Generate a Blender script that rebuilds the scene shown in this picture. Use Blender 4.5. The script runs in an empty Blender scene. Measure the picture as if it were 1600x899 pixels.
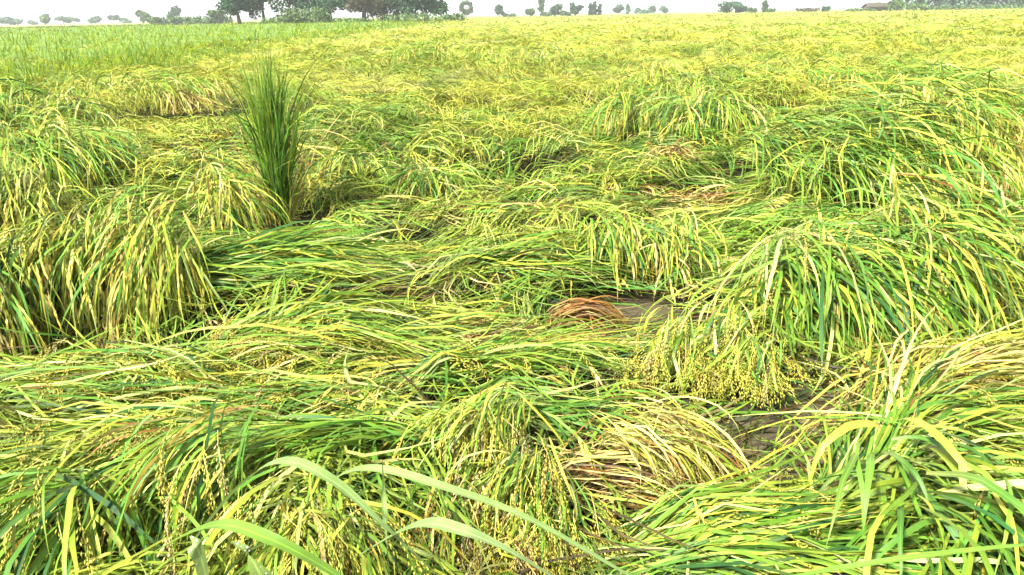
import bpy, math
import numpy as np
from mathutils import Matrix, Vector

R_ = math.radians
scene = bpy.context.scene
COL = scene.collection
rng = np.random.default_rng(20240917)

# ------------------------------------------------------------------ camera
EYE = np.array([0.0, 0.0, 1.45])
FPX = 1256.0                       # focal length in photograph pixels (1600 wide)
PITCH = math.atan((449.5 - 22.0) / FPX)
ROLL = 0.0187
Fv = np.array([0.0, math.cos(PITCH), -math.sin(PITCH)])
R0 = np.array([1.0, 0.0, 0.0]); U0 = np.array([0.0, math.sin(PITCH), math.cos(PITCH)])
Rv = R0 * math.cos(ROLL) - U0 * math.sin(ROLL)
Uv = U0 * math.cos(ROLL) + R0 * math.sin(ROLL)
cam_d = bpy.data.cameras.new('camera')
cam_d.sensor_width = 36.0; cam_d.lens = 36.0 * FPX / 1600.0
cam_d.clip_start = 0.05; cam_d.clip_end = 6000.0
cam = bpy.data.objects.new('camera', cam_d); COL.objects.link(cam)
cam.matrix_world = Matrix(((Rv[0], Uv[0], -Fv[0], EYE[0]), (Rv[1], Uv[1], -Fv[1], EYE[1]), (Rv[2], Uv[2], -Fv[2], EYE[2]), (0, 0, 0, 1)))
scene.camera = cam

# ------------------------------------------------------------------ sky, sun, exposure
SUN_EL, SUN_AZ = 50.0, 230.0       # degrees; azimuth of the sun seen from the field, 0 = +x, 90 = away from the camera
SKY_STRENGTH, SUN_STRENGTH, EXPOSURE = 0.07, 3.7, 2.45
world = bpy.data.worlds.new('World'); scene.world = world; world.use_nodes = True
nt = world.node_tree; nt.nodes.clear()
wo = nt.nodes.new('ShaderNodeOutputWorld'); bg = nt.nodes.new('ShaderNodeBackground')
sk = nt.nodes.new('ShaderNodeTexSky'); sk.sky_type = 'NISHITA'; sk.sun_disc = False
sk.sun_elevation = R_(SUN_EL); sk.sun_rotation = R_(90.0 - SUN_AZ)
sk.air_density = 1.0; sk.dust_density = 1.0; sk.ozone_density = 1.0
hs = nt.nodes.new('ShaderNodeHueSaturation'); hs.inputs['Saturation'].default_value = 0.03
nt.links.new(sk.outputs[0], hs.inputs['Color']); nt.links.new(hs.outputs[0], bg.inputs['Color'])
bg.inputs['Strength'].default_value = SKY_STRENGTH
nt.links.new(bg.outputs[0], wo.inputs['Surface'])
sun_d = bpy.data.lights.new('sun', 'SUN'); sun_d.energy = SUN_STRENGTH; sun_d.angle = R_(9.0); sun_d.color = (1.0, 0.96, 0.86)
sun = bpy.data.objects.new('sun', sun_d); COL.objects.link(sun)
sdir = Vector((math.cos(R_(SUN_EL)) * math.cos(R_(SUN_AZ)), math.cos(R_(SUN_EL)) * math.sin(R_(SUN_AZ)), math.sin(R_(SUN_EL))))
sun.rotation_euler = sdir.to_track_quat('Z', 'Y').to_euler()
scene.view_settings.view_transform = 'Standard'; scene.view_settings.look = 'None'
scene.view_settings.exposure = EXPOSURE; scene.view_settings.gamma = 1.0; scene.view_settings.use_curve_mapping = False
scene.render.engine = 'CYCLES'
scene.cycles.max_bounces = 4; scene.cycles.diffuse_bounces = 1; scene.cycles.glossy_bounces = 1
scene.cycles.transmission_bounces = 3; scene.cycles.transparent_max_bounces = 4; scene.cycles.volume_bounces = 0
scene.cycles.use_denoising = True; scene.cycles.use_adaptive_sampling = True; scene.cycles.adaptive_threshold = .03

# ------------------------------------------------------------------ plan helpers
def ray(px, py):
    return Fv + Rv * ((px - 800.0) / FPX) + Uv * ((449.5 - py) / FPX)
def W(px, py, z=0.0):
    """the place on a level z metres above the soil that the plan reads at (px, py)"""
    d = ray(px, py); t = (z - EYE[2]) / d[2]
    return EYE + d * t
def at_dist(px, dist):
    d = ray(px, 22.0); k = dist / math.hypot(d[0], d[1])
    return np.array([d[0] * k, d[1] * k, 0.0])

def hashg(ix, iy, seed):
    h = (ix.astype(np.int64) * 374761393 + iy.astype(np.int64) * 668265263 + seed * 1442695041) & 0x7fffffff
    h = ((h ^ (h >> 13)) * 1274126177) & 0x7fffffff
    return ((h ^ (h >> 16)) & 0xffff) / 65535.0
def vnoise(x, y, s, seed=0):
    x = np.asarray(x) / s; y = np.asarray(y) / s
    ix = np.floor(x); iy = np.floor(y); fx = x - ix; fy = y - iy
    fx = fx * fx * (3 - 2 * fx); fy = fy * fy * (3 - 2 * fy)
    a = hashg(ix, iy, seed); b = hashg(ix + 1, iy, seed); c = hashg(ix, iy + 1, seed); d = hashg(ix + 1, iy + 1, seed)
    return (a * (1 - fx) + b * fx) * (1 - fy) + (c * (1 - fx) + d * fx) * fy

def smooth(a, b, x):
    t = np.clip((x - a) / (b - a), 0, 1); return t * t * (3 - 2 * t)

# ------------------------------------------------------------------ materials
def mat(name):
    m = bpy.data.materials.new(name); m.use_nodes = True
    m.node_tree.nodes.clear(); return m, m.node_tree, m.node_tree.nodes, m.node_tree.links
def leaf_material(name, rough, spec, transl, stripes):
    m, t, N, L = mat(name)
    out = N.new('ShaderNodeOutputMaterial'); p = N.new('ShaderNodeBsdfPrincipled')
    a = N.new('ShaderNodeAttribute'); a.attribute_name = 'Col'
    tc = N.new('ShaderNodeTexCoord'); no = N.new('ShaderNodeTexNoise'); no.inputs['Scale'].default_value = 14.0; no.inputs['Detail'].default_value = 3.0
    L.new(tc.outputs['Object'], no.inputs['Vector'])
    mr = N.new('ShaderNodeMapRange'); mr.inputs['From Min'].default_value = .3; mr.inputs['From Max'].default_value = .7
    mr.inputs['To Min'].default_value = .82; mr.inputs['To Max'].default_value = 1.16
    L.new(no.outputs['Fac'], mr.inputs['Value'])
    mul = N.new('ShaderNodeVectorMath'); mul.operation = 'SCALE'
    L.new(a.outputs['Color'], mul.inputs[0])
    val = mr.outputs['Result']
    if stripes:
        # fine parallel veins and a pale midrib; the attribute's alpha runs 0..1 across the blade
        s = N.new('ShaderNodeMath'); s.operation = 'MULTIPLY'; s.inputs[1].default_value = 70.0; L.new(a.outputs['Alpha'], s.inputs[0])
        sn = N.new('ShaderNodeMath'); sn.operation = 'SINE'; L.new(s.outputs[0], sn.inputs[0])
        s2 = N.new('ShaderNodeMath'); s2.operation = 'MULTIPLY_ADD'; s2.inputs[1].default_value = .13; s2.inputs[2].default_value = 1.0; L.new(sn.outputs[0], s2.inputs[0])
        d = N.new('ShaderNodeMath'); d.operation = 'SUBTRACT'; d.inputs[1].default_value = .5; L.new(a.outputs['Alpha'], d.inputs[0])
        ab = N.new('ShaderNodeMath'); ab.operation = 'ABSOLUTE'; L.new(d.outputs[0], ab.inputs[0])
        mi = N.new('ShaderNodeMapRange'); mi.inputs['From Min'].default_value = .03; mi.inputs['From Max'].default_value = .09
        mi.inputs['To Min'].default_value = 1.6; mi.inputs['To Max'].default_value = 1.0; L.new(ab.outputs[0], mi.inputs['Value'])
        m1 = N.new('ShaderNodeMath'); m1.operation = 'MULTIPLY'; L.new(s2.outputs[0], m1.inputs[0]); L.new(mi.outputs['Result'], m1.inputs[1])
        m2 = N.new('ShaderNodeMath'); m2.operation = 'MULTIPLY'; L.new(m1.outputs[0], m2.inputs[0]); L.new(val, m2.inputs[1]); val = m2.outputs[0]
        bp = N.new('ShaderNodeBump'); bp.inputs['Strength'].default_value = .25; bp.inputs['Distance'].default_value = .0008
        L.new(sn.outputs[0], bp.inputs['Height']); L.new(bp.outputs[0], p.inputs['Normal'])
    L.new(val, mul.inputs['Scale'])
    L.new(mul.outputs[0], p.inputs['Base Color'])
    p.inputs['Roughness'].default_value = rough; p.inputs['Specular IOR Level'].default_value = spec
    tr = N.new('ShaderNodeBsdfTranslucent'); L.new(mul.outputs[0], tr.inputs['Color'])
    mx = N.new('ShaderNodeMixShader'); mx.inputs[0].default_value = transl
    L.new(p.outputs[0], mx.inputs[1]); L.new(tr.outputs[0], mx.inputs[2]); L.new(mx.outputs[0], out.inputs['Surface'])
    return m
M_LEAF = leaf_material('rice_leaf', .55, .18, .16, False)
M_BLADE = leaf_material('broad_blade', .45, .40, .20, True)
M_STAND = leaf_material('standing_rice_leaf', .75, .08, .25, False)
M_GRAIN = leaf_material('rice_grain', .55, .35, .10, False)
M_FOLIAGE = leaf_material('tree_foliage', .6, .3, .25, False)

def noise_material(name, c1, c2, scale, rough, bump=0.0, bscale=None, spec=.3):
    m, t, N, L = mat(name)
    out = N.new('ShaderNodeOutputMaterial'); p = N.new('ShaderNodeBsdfPrincipled')
    tc = N.new('ShaderNodeTexCoord'); no = N.new('ShaderNodeTexNoise'); no.inputs['Scale'].default_value = scale; no.inputs['Detail'].default_value = 6
    cr = N.new('ShaderNodeValToRGB'); cr.color_ramp.elements[0].position = .35; cr.color_ramp.elements[1].position = .68
    cr.color_ramp.elements[0].color = (*c1, 1); cr.color_ramp.elements[1].color = (*c2, 1)
    L.new(tc.outputs['Object'], no.inputs['Vector']); L.new(no.outputs['Fac'], cr.inputs[0]); L.new(cr.outputs[0], p.inputs['Base Color'])
    p.inputs['Roughness'].default_value = rough; p.inputs['Specular IOR Level'].default_value = spec
    if bump:
        n2 = N.new('ShaderNodeTexNoise'); n2.inputs['Scale'].default_value = bscale or scale * 4; n2.inputs['Detail'].default_value = 5
        L.new(tc.outputs['Object'], n2.inputs['Vector'])
        b = N.new('ShaderNodeBump'); b.inputs['Strength'].default_value = .6; b.inputs['Distance'].default_value = bump
        L.new(n2.outputs['Fac'], b.inputs['Height']); L.new(b.outputs[0], p.inputs['Normal'])
    L.new(p.outputs[0], out.inputs['Surface']); return m
M_SOIL = noise_material('wet_paddy_soil', (.008, .006, .004), (.022, .016, .010), 3.0, .85, .02, 14, .05)
M_BARK = noise_material('bark', (.05, .04, .03), (.14, .11, .08), 4.0, .9, .03)
M_PALEBARK = noise_material('pale_bark', (.16, .16, .13), (.34, .33, .27), 3.0, .85)
M_FARLAND = noise_material('far_cropland', (.10, .16, .04), (.19, .22, .07), .02, .9)
M_THATCH = noise_material('thatch', (.030, .025, .020), (.065, .055, .042), 6.0, .95, .04)
M_MUDWALL = noise_material('mud_wall', (.07, .06, .045), (.11, .095, .07), 2.0, .95)
M_WOOD = noise_material('pole_wood', (.07, .06, .05), (.15, .13, .11), 3.0, .9)
M_WATER = noise_material('muddy_water', (.066, .056, .034), (.090, .078, .050), 2.0, .10, .0015, 22, .5)

# ------------------------------------------------------------------ mesh helpers
def tag(o, label=None, cat=None, group=None, kind=None):
    if label: o['label'] = label
    if cat: o['category'] = cat
    if group: o['group'] = group
    if kind: o['kind'] = kind
    return o
def empty(name, loc):
    o = bpy.data.objects.new(name, None); COL.objects.link(o); o.location = loc; o.empty_display_size = .1; return o
def link_mesh(name, me, m, parent=None):
    me.materials.append(m)
    o = bpy.data.objects.new(name, me); COL.objects.link(o)
    if parent is not None:
        o.parent = parent; o.matrix_parent_inverse = Matrix.Translation(-Vector(parent.location))
    return o
def raw_mesh(name, V, F, C=None, smooth_=False):
    """V (n,3), F (m,k) all faces alike, C (n,4)"""
    V = np.ascontiguousarray(V, np.float32); F = np.ascontiguousarray(F, np.int32)
    me = bpy.data.meshes.new(name); n, k = F.shape
    me.vertices.add(len(V)); me.vertices.foreach_set('co', V.ravel())
    me.loops.add(n * k); me.loops.foreach_set('vertex_index', F.ravel())
    me.polygons.add(n); me.polygons.foreach_set('loop_start', np.arange(0, n * k, k, dtype=np.int32))
    if smooth_: me.polygons.foreach_set('use_smooth', np.ones(n, bool))
    if C is not None:
        a = me.color_attributes.new('Col', 'FLOAT_COLOR', 'POINT'); a.data.foreach_set('color', np.ascontiguousarray(C, np.float32).ravel())
    me.update(); return me

def frames(P):
    """tangent, horizontal side and normal along paths P (N,K,3)"""
    T = np.empty_like(P); T[:, 1:-1] = P[:, 2:] - P[:, :-2]; T[:, 0] = P[:, 1] - P[:, 0]; T[:, -1] = P[:, -1] - P[:, -2]
    T /= np.linalg.norm(T, axis=2, keepdims=True) + 1e-9
    hd = P[:, -1, :2] - P[:, 0, :2]; hd /= np.linalg.norm(hd, axis=1, keepdims=True) + 1e-6
    loc = T[:, :, :2] + hd[:, None, :] * .35
    S = np.stack([-loc[:, :, 1], loc[:, :, 0], np.zeros(loc.shape[:2])], 2)
    S -= T * (S * T).sum(2, keepdims=True); S /= np.linalg.norm(S, axis=2, keepdims=True) + 1e-9
    return T, S, np.cross(T, S)
def ribbon(P, Wd, C, tw, fold=0.0):
    """flat (2 across) or folded (3 across) blades. P (N,K,3) Wd (N,K) C (N,K,3) tw (N,K)"""
    N, K, _ = P.shape
    T, S, B = frames(P)
    c, s = np.cos(tw)[..., None], np.sin(tw)[..., None]
    side = S * c + B * s; nor = B * c - S * s
    h = (Wd * .5)[..., None]
    if fold:
        V = np.stack([P - side * h + nor * h * fold, P, P + side * h + nor * h * fold], 2); A = 3; al = (0., .5, 1.)
    else:
        V = np.stack([P - side * h, P + side * h], 2); A = 2; al = (0., 1.)
    CC = np.empty((N, K, A, 4)); CC[..., :3] = C[:, :, None, :]; CC[..., 3] = np.array(al)
    idx = np.arange(N * K * A).reshape(N, K, A)
    q = [np.stack([idx[:, :-1, a], idx[:, :-1, a + 1], idx[:, 1:, a + 1], idx[:, 1:, a]], -1).reshape(-1, 4) for a in range(A - 1)]
    return V.reshape(-1, 3), np.concatenate(q), CC.reshape(-1, 4)
def merge(parts):
    V, F, C, o = [], [], [], 0
    for v, f, c in parts:
        V.append(v); F.append(f + o); C.append(c); o += len(v)
    return np.concatenate(V), np.concatenate(F), np.concatenate(C)

# ------------------------------------------------------------------ colours (linear albedo)
PAL = {
    'deep':  (.018, .066, .015), 'green': (.050, .130, .015), 'fresh': (.096, .182, .017), 'lime': (.180, .240, .024),
    'yellow': (.285, .272, .032), 'gold': (.33, .268, .050), 'straw': (.37, .30, .115), 'pale': (.27, .32, .10),  # pale: light blades, and sky highlights on leaves painted as colour
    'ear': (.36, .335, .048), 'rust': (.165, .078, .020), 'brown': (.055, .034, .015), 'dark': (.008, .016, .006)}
MIX = {
    'green':  dict(deep=.8, green=2.6, fresh=3.4, lime=2.2, yellow=.6, pale=.5),
    'mixed':  dict(deep=1.0, green=2.6, fresh=3.2, lime=3.0, yellow=.8, straw=.7, pale=1.2, gold=.3, rust=.12),
    'yellow': dict(green=1.2, fresh=2.6, lime=4.2, yellow=1.6, gold=.5, straw=.45, pale=1.3, rust=.05),
    'straw':  dict(lime=1.0, yellow=1.6, gold=1.6, straw=3.4, rust=.9, brown=.5),
    'dry':    dict(straw=2.4, rust=2.6, brown=1.6, gold=1.0),
    'rusty':  dict(rust=3.4, brown=1.4, straw=.8),
    'under':  dict(dark=1.8, deep=1.4, brown=2.8, rust=.9, straw=.8, green=.8),  # dead stems, plus dark tones that paint the shade of the gaps
    'tuft':   dict(deep=.5, green=3.0, fresh=4.8, lime=1.8),
    'far':    dict(green=.8, fresh=1.6, lime=3.2, yellow=4.0, gold=1.2, straw=.5),
    'stand':  dict(green=.8, fresh=3.0, lime=4.2, yellow=.9),
    'grain':  dict(ear=4.0, yellow=2.0, gold=1.4, lime=1.2, straw=.8),
    'ripe':   dict(yellow=1.6, gold=3.0, straw=2.2, rust=.5)}
def pick(n, mix):
    ks = list(MIX[mix]); w = np.array([MIX[mix][k] for k in ks], float); w /= w.sum()
    c = np.array([PAL[k] for k in ks])[rng.choice(len(ks), n, p=w)]
    return np.clip(c * rng.uniform(.80, 1.20, (n, 1)) * rng.uniform(.93, 1.07, (n, 3)), .01, .8)
def strand_colours(n, K, mix, root='straw', tip='yellow', rootk=.5, tipk=.35):
    c = pick(n, mix)[:, None, :].repeat(K, 1); t = np.linspace(0, 1, K)[None, :, None]
    r = np.array(PAL[root]) * .8; y = np.array(PAL[tip])
    kr = rng.uniform(0, rootk, (n, 1, 1)) * np.clip(1 - t / .4, 0, 1); c = c * (1 - kr) + r * kr
    kt = rng.uniform(0, tipk, (n, 1, 1)) * np.clip((t - .6) / .4, 0, 1); c = c * (1 - kt) + y * kt
    return c

# ------------------------------------------------------------------ the lie of the mat: mounds, hollows, flow
MOUNDS = []     # (x, y, radius along, radius across, angle, height)
def mound(px, py, along, across, ang, h):
    p = W(px, py, h * .5); MOUNDS.append((p[0], p[1], along, across, R_(ang), h))
HOLLOWS = []    # (x, y, rx, ry, angle, density kept, depth)
def hollow(px, py, rx, ry, ang=0, keep=0.0):
    p = W(px, py, .03); HOLLOWS.append((p[0], p[1], rx, ry, R_(ang), keep))
hollow(1000, 494, .24, .17, 15); hollow(930, 500, .17, .12, 10)         # the upper puddle
hollow(1205, 672, .19, .17, 35); hollow(1255, 640, .16, .13, 20, .12); hollow(1120, 612, .30, .10, 8, .12)
hollow(860, 870, .22, .10, 5, .1); hollow(1060, 760, .22, .10, 10, .25); hollow(300, 186, .35, .35, 0, .15)
hollow(990, 460, .25, .12, 0, .15); hollow(230, 835, .12, .08, 0, .2); hollow(1090, 318, .35, .18, 0, .5)
hollow(90, 690, .25, .06, 0, .3); hollow(380, 690, .2, .06, 10, .35); hollow(1560, 620, .3, .08, 20, .4); hollow(20, 555, .3, .1, 0, .4)
for a in ((215, 425, .26, .30, 70, .42), (60, 365, .22, .26, 80, .42), (15, 460, .22, .2, 60, .36), (110, 270, .5, .4, 0, .42),
          (1345, 258, .95, .75, 10, .66), (1445, 264, .6, .55, 0, .56), (1380, 395, .95, .45, 12, .40), (1180, 450, .5, .35, 20, .33),
          (1430, 590, .6, .2, 25, .24), (1150, 560, .25, .22, 20, .28), (1420, 715, .35, .2, 10, .28), (1000, 430, .4, .22, 10, .30),
          (780, 700, .28, .2, 20, .26), (740, 625, .35, .2, 20, .27), (600, 600, .4, .18, 15, .26), 
          (420, 480, .5, .25, 10, .26), (450, 585, .5, .16, 8, .22), (100, 605, .6, .15, 0, .2), (160, 745, .4, .14, 15, .26),
          (480, 745, .4, .16, 0, .26), (1000, 640, .3, .12, 5, .22), (1150, 810, .5, .12, 0, .24), (900, 555, .6, .16, 12, .22),
          (1060, 205, .8, .6, 0, .42), (1330, 130, 1.6, .9, 0, .5), (1130, 145, 1.2, .9, 0, .45), (1010, 150, 1.0, .7, 0, .45),
          (770, 108, 1.8, 1.0, 0, .5), (625, 112, 1.2, 1.0, 0, .55), (1450, 170, .8, .6, 0, .4), (1550, 270, .5, .4, 0, .42),
          (180, 180, 1.2, 1.0, 0, .55), (40, 200, 1.2, .9, 0, .55), (560, 300, .9, .5, 0, .2), (840, 380, .8, .2, 15, .22),
          (960, 350, .7, .2, 18, .24), (700, 420, .6, .2, 12, .22), (340, 330, .4, .3, 40, .34)):
    mound(*a)

_g = np.random.default_rng(77)
for _ in range(95):
    d_ = 7.0 * (18.0 / 7.0) ** _g.uniform(); a_ = _g.uniform(-R_(36), R_(36)); r_ = _g.uniform(.35, .95) * (d_ / 11) ** .5
    if math.hypot(d_ * math.sin(a_) - 2.9, d_ * math.cos(a_) - 6.6) < 1.9: continue
    MOUNDS.append((d_ * math.sin(a_), d_ * math.cos(a_), r_ * _g.uniform(1.0, 1.9), r_ * .75, _g.normal(.25, .4), _g.uniform(.34, .62)))
GX0, GX1, GY0, GY1, GS = -11.0, 11.0, .6, 18.6, .03
gx, gy = np.meshgrid(np.arange(GX0, GX1, GS), np.arange(GY0, GY1, GS), indexing='ij')
def ell(x, y, m):
    c, s = math.cos(m[4]), math.sin(m[4]); dx, dy = x - m[0], y - m[1]
    return ((dx * c + dy * s) / m[2]) ** 2 + ((-dx * s + dy * c) / m[3]) ** 2
def base_height(x, y):
    fx, fy = x * .94 + y * .34, -x * .34 + y * .94
    d = np.clip((np.hypot(x, y) - 6) / 12, 0, 1)
    h = .02 + .19 * vnoise(fx, fy * 2.2, .9, 3) + .13 * vnoise(fx, fy * 2.4, .36, 7)
    far = .10 + .42 * vnoise(x, y, 1.9, 11) + .24 * vnoise(x, y, .75, 12)
    return h * (1 - d) + far * d
HG = base_height(gx, gy)
LOW = []        # places where the crop is pressed flat: (x, y, rx, ry, angle, height kept)
for px_, py_, rx_, ry_, a_, k_ in ((980, 530, .65, .30, 8, .35), (1200, 715, .45, .22, 25, .35), (450, 385, .55, .40, 0, .35), (1110, 650, .40, .18, 0, .4),
                                   (200, 590, .70, .22, 0, .4), (20, 560, .4, .2, 0, .5), (860, 890, .35, .12, 0, .4), (1080, 780, .35, .15, 0, .45), (310, 205, .7, .5, 0, .4), (1100, 340, .5, .3, 0, .5)):
    p_ = W(px_, py_, .06); LOW.append((p_[0], p_[1], rx_, ry_, R_(a_), k_))
for m in LOW: HG *= m[5] + (1 - m[5]) * smooth(.6, 1.6, ell(gx, gy, m))
for m in MOUNDS:
    r = ell(gx, gy, m); b = .85 * m[5] * np.clip(1 - (r * 1.35) ** 1.6, 0, 1) ** .8
    HG = np.maximum(HG, b * (0.85 + .3 * vnoise(gx, gy, .22, 21))) + .12 * np.minimum(HG, b)
DG = 1 - .92 * (1 - .9 * smooth(5.5, 9, gy)) * (1 - smooth(.38, .56, .5 * vnoise(gx * .94 + gy * .34, (gy * .94 - gx * .34) * 2.3, .42, 91) + .5 * vnoise(gx * .94 + gy * .34, (gy * .94 - gx * .34) * 2.0, .9, 92)))
KILL = np.zeros_like(HG); OPEN = np.zeros_like(HG)
for q_ in ((985, 515, .44, .28, 12), (1200, 700, .34, .26, 35), (1255, 640, .14, .10, 20)):
    p_ = W(q_[0], q_[1], .02); OPEN = np.maximum(OPEN, .85 * (1 - smooth(.8, 1.1, ell(gx, gy, (p_[0], p_[1], q_[2], q_[3], R_(q_[4]))))))
for m in HOLLOWS:
    r = ell(gx, gy, m); k = smooth(1.0, 1.7, r); keep = m[5]
    DG *= keep + (1 - keep) * k; KILL = np.maximum(KILL, (1 - smooth(.75, 1.1, r)) * (1 - keep)); HG *= .12 + .88 * smooth(.55, 1.9, r)
HB = base_height(gx, gy) * .5
HMAX = np.full_like(HG, 9.0)     # how high anything may reach in and around the open hollows: trampled bowls
def bowl(px, py, rx, ry, ang, front, side, floor_=.03):
    global HMAX
    p = W(px, py, .02); front = .85 * EYE[2] / math.hypot(p[0], p[1]); m = (p[0], p[1], rx, ry, R_(ang)); r = np.sqrt(ell(gx, gy, m)); dist = np.clip(r - 1, 0, None) * np.sqrt(rx * ry)
    dx, dy = p[0] - gx, p[1] - gy; tow = (dx * p[0] + dy * p[1]) / (np.hypot(dx, dy) + 1e-6) / math.hypot(p[0], p[1])   # 1 on the near side
    sl = side + (front - side) * smooth(.45, .85, tow)
    HMAX = np.minimum(HMAX, np.where(dist * sl < .45, floor_ + dist * sl, 9.0))
bowl(985, 510, .40, .24, 12, .24, 1.6); bowl(1203, 694, .30, .23, 35, .40, 1.6); bowl(1115, 620, .22, .07, 0, .45, 2.0)
bowl(865, 868, .14, .05, 0, .6, 2.0); bowl(1060, 760, .16, .07, 0, .5, 1.6, .06); bowl(300, 188, .22, .12, 0, .16, 1.2); bowl(235, 838, .10, .05, 0, .5, 2.0)
bowl(100, 690, .16, .035, 0, .5, 2.0); bowl(385, 688, .14, .03, 10, .5, 2.0); bowl(1085, 320, .28, .12, 0, .2, 1.4, .08); bowl(230, 575, .42, .06, 0, .35, 2.0); bowl(30, 560, .2, .08, 0, .4, 2.0)
bowl(1240, 600, .14, .05, 0, .5, 2.0); bowl(1470, 560, .25, .05, 0, .5, 2.0); bowl(600, 620, .15, .03, 0, .5, 2.0); bowl(448, 362, .12, .06, 0, .24, 1.6)
for q_ in ((690, 655, .05, .02), (820, 340, .2, .06), (470, 640, .12, .02), (1320, 560, .12, .04), (1150, 285, .2, .1), (370, 250, .3, .1), (1000, 590, .1, .03), (120, 545, .15, .05)):
    bowl(q_[0], q_[1], q_[2], q_[3], 0, .35, 1.8, .05)
HG = np.minimum(HG, HMAX * .85)
def look(G, x, y):
    i = np.clip(((x - GX0) / GS).astype(int), 0, G.shape[0] - 1); j = np.clip(((y - GY0) / GS).astype(int), 0, G.shape[1] - 1)
    return G[i, j]
def height(x, y):
    far = (y > GY1 - .1) | (np.abs(x) > GX1 - .1)
    h = look(HG, x, y)
    if far.any(): h = np.where(far, base_height(x, y), h)
    return h
FLOW = [(100, 620, 178), (400, 640, 188), (300, 700, 200), (120, 830, 240), (450, 600, 195), (600, 680, 215), (700, 560, 30), (900, 560, 25),
        (450, 480, 25), (450, 420, 30), (800, 400, 24), (900, 440, 25), (650, 330, 15), (700, 230, 180), (600, 170, 185), (300, 250, 10),
        (1000, 370, 25), (1250, 440, 20), (1300, 620, 45), (1200, 700, 50), (1100, 830, 2), (1350, 850, -12), (1480, 680, 15), (800, 790, 235),
        (1050, 300, 200), (300, 330, 205), (200, 200, -40), (60, 250, -60), (1550, 600, 25), (900, 250, 20), (1200, 230, 200), (1450, 450, -25),
        (880, 640, 30), (1000, 720, -20), (560, 780, -30), (250, 790, 230), (1500, 330, -20)]
FP = np.array([[*W(a, b, .15)[:2], R_(c)] for a, b, c in FLOW])
wsum = np.zeros_like(HG); fxs = np.zeros_like(HG); fys = np.zeros_like(HG)
for x, y, a in FP:
    w = 1.0 / ((gx - x) ** 2 + (gy - y) ** 2 + .03) ** 1.5
    fxs += w * math.cos(a); fys += w * math.sin(a)
AG = np.arctan2(fys, fxs) + 1.5 * (vnoise(gx, gy, .8, 31) - .5) + .9 * (vnoise(gx, gy, .3, 32) - .5)
def flow(x, y):
    a = look(AG, x, y); far = y > GY1 - .1
    if far.any(): a = np.where(far, 6.5 * vnoise(x, y, 3.5, 33), a)
    return a

def grow(p0, az, pitch, L, K, droop_to, power, off, follow=.25, curl=.5, floor=True, cu=None):
    """let N strands grow out of p0, bend under their own weight and come to lie on the mat"""
    N = len(p0); P = np.empty((N, K, 3)); P[:, 0] = p0; st = L / (K - 1)
    a = az.copy(); cu = (rng.normal(0, curl, N) if cu is None else cu) / K; e0 = pitch; lie = np.zeros(N)
    kink = np.where(rng.uniform(0, 1, N) < .28, rng.integers(2, K, N), 99)      # some blades are snapped
    for k in range(1, K):
        t = (k - .5) / (K - 1)
        sn = kink == k; a = a + np.where(sn, rng.normal(0, .8, N), rng.normal(0, .07, N)); e0 = e0 - np.where(sn, .35, 0)
        e = e0 + (droop_to - e0) * t ** power + rng.normal(0, .07, N)
        e = e * (1 - lie) + np.maximum(e, -.25) * lie * .9
        if follow:
            f = flow(P[:, k - 1, 0], P[:, k - 1, 1]); dlt = (f - a + math.pi) % (2 * math.pi) - math.pi; a = a + dlt * follow / 2
        a = a + cu
        q = P[:, k - 1] + np.stack([np.cos(e) * np.cos(a), np.cos(e) * np.sin(a), np.sin(e)], 1) * st[:, None]
        if floor:
            h = (look(HB, q[:, 0], q[:, 1]) if floor == 'base' else height(q[:, 0], q[:, 1])) + off
            h = np.maximum(h, .014 + .02 * (off - off.min()) / (np.ptp(off) + 1e-6)); hit = q[:, 2] < h; lim = P[:, k - 1, 2] + st * .9
            q[:, 2] = np.where(hit, np.minimum(h, lim), q[:, 2]); lie = np.where(hit, 1.0, lie * .5)
        P[:, k] = q
    return P
def clear_of_hollows(P, slack=.10, water=False):
    """which strands do not cross open water or a dark gap (a few always do)"""
    k = np.zeros(len(P))
    if water:
        for j in range(P.shape[1]): k = np.maximum(k, np.where(P[:, j, 1] < GY1, look(OPEN, P[:, j, 0], P[:, j, 1]), 0))
        return rng.uniform(0, 1, len(P)) > k
    for j in range(1, P.shape[1]):
        near = P[:, j, 1] < GY1
        k = np.maximum(k, np.where(near & ((P[:, j, 2] > .05) | (look(KILL, P[:, j, 0], P[:, j, 1]) > .9)), np.maximum(look(KILL, P[:, j, 0], P[:, j, 1]), smooth(-.01, .03, P[:, j, 2] - look(HMAX, P[:, j, 0], P[:, j, 1])) * .96), 0))
    return rng.uniform(0, 1, len(P)) > k * (1 - slack)
def profile(K, kind='leaf'):
    t = np.linspace(0, 1, K)
    if kind == 'leaf': return np.clip(.35 + 2.2 * t, 0, 1) * np.clip((1 - t) * 3.0, 0.04, 1)
    if kind == 'stem': return .9 - .35 * t
    if kind == 'blade': return np.clip(.5 + 1.8 * t, 0, 1) * np.clip(((1 - t) * 1.9) ** .8, 0.02, 1)
def widths(n, K, w, kind='leaf'):
    return (w * np.ones(n))[:, None] * profile(K, kind)[None]
def twist(n, K, a0=.7, a1=.9):
    return rng.normal(0, a0, (n, 1)) + rng.normal(0, a1, (n, 1)) * np.linspace(0, 1, K)[None]

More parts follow.
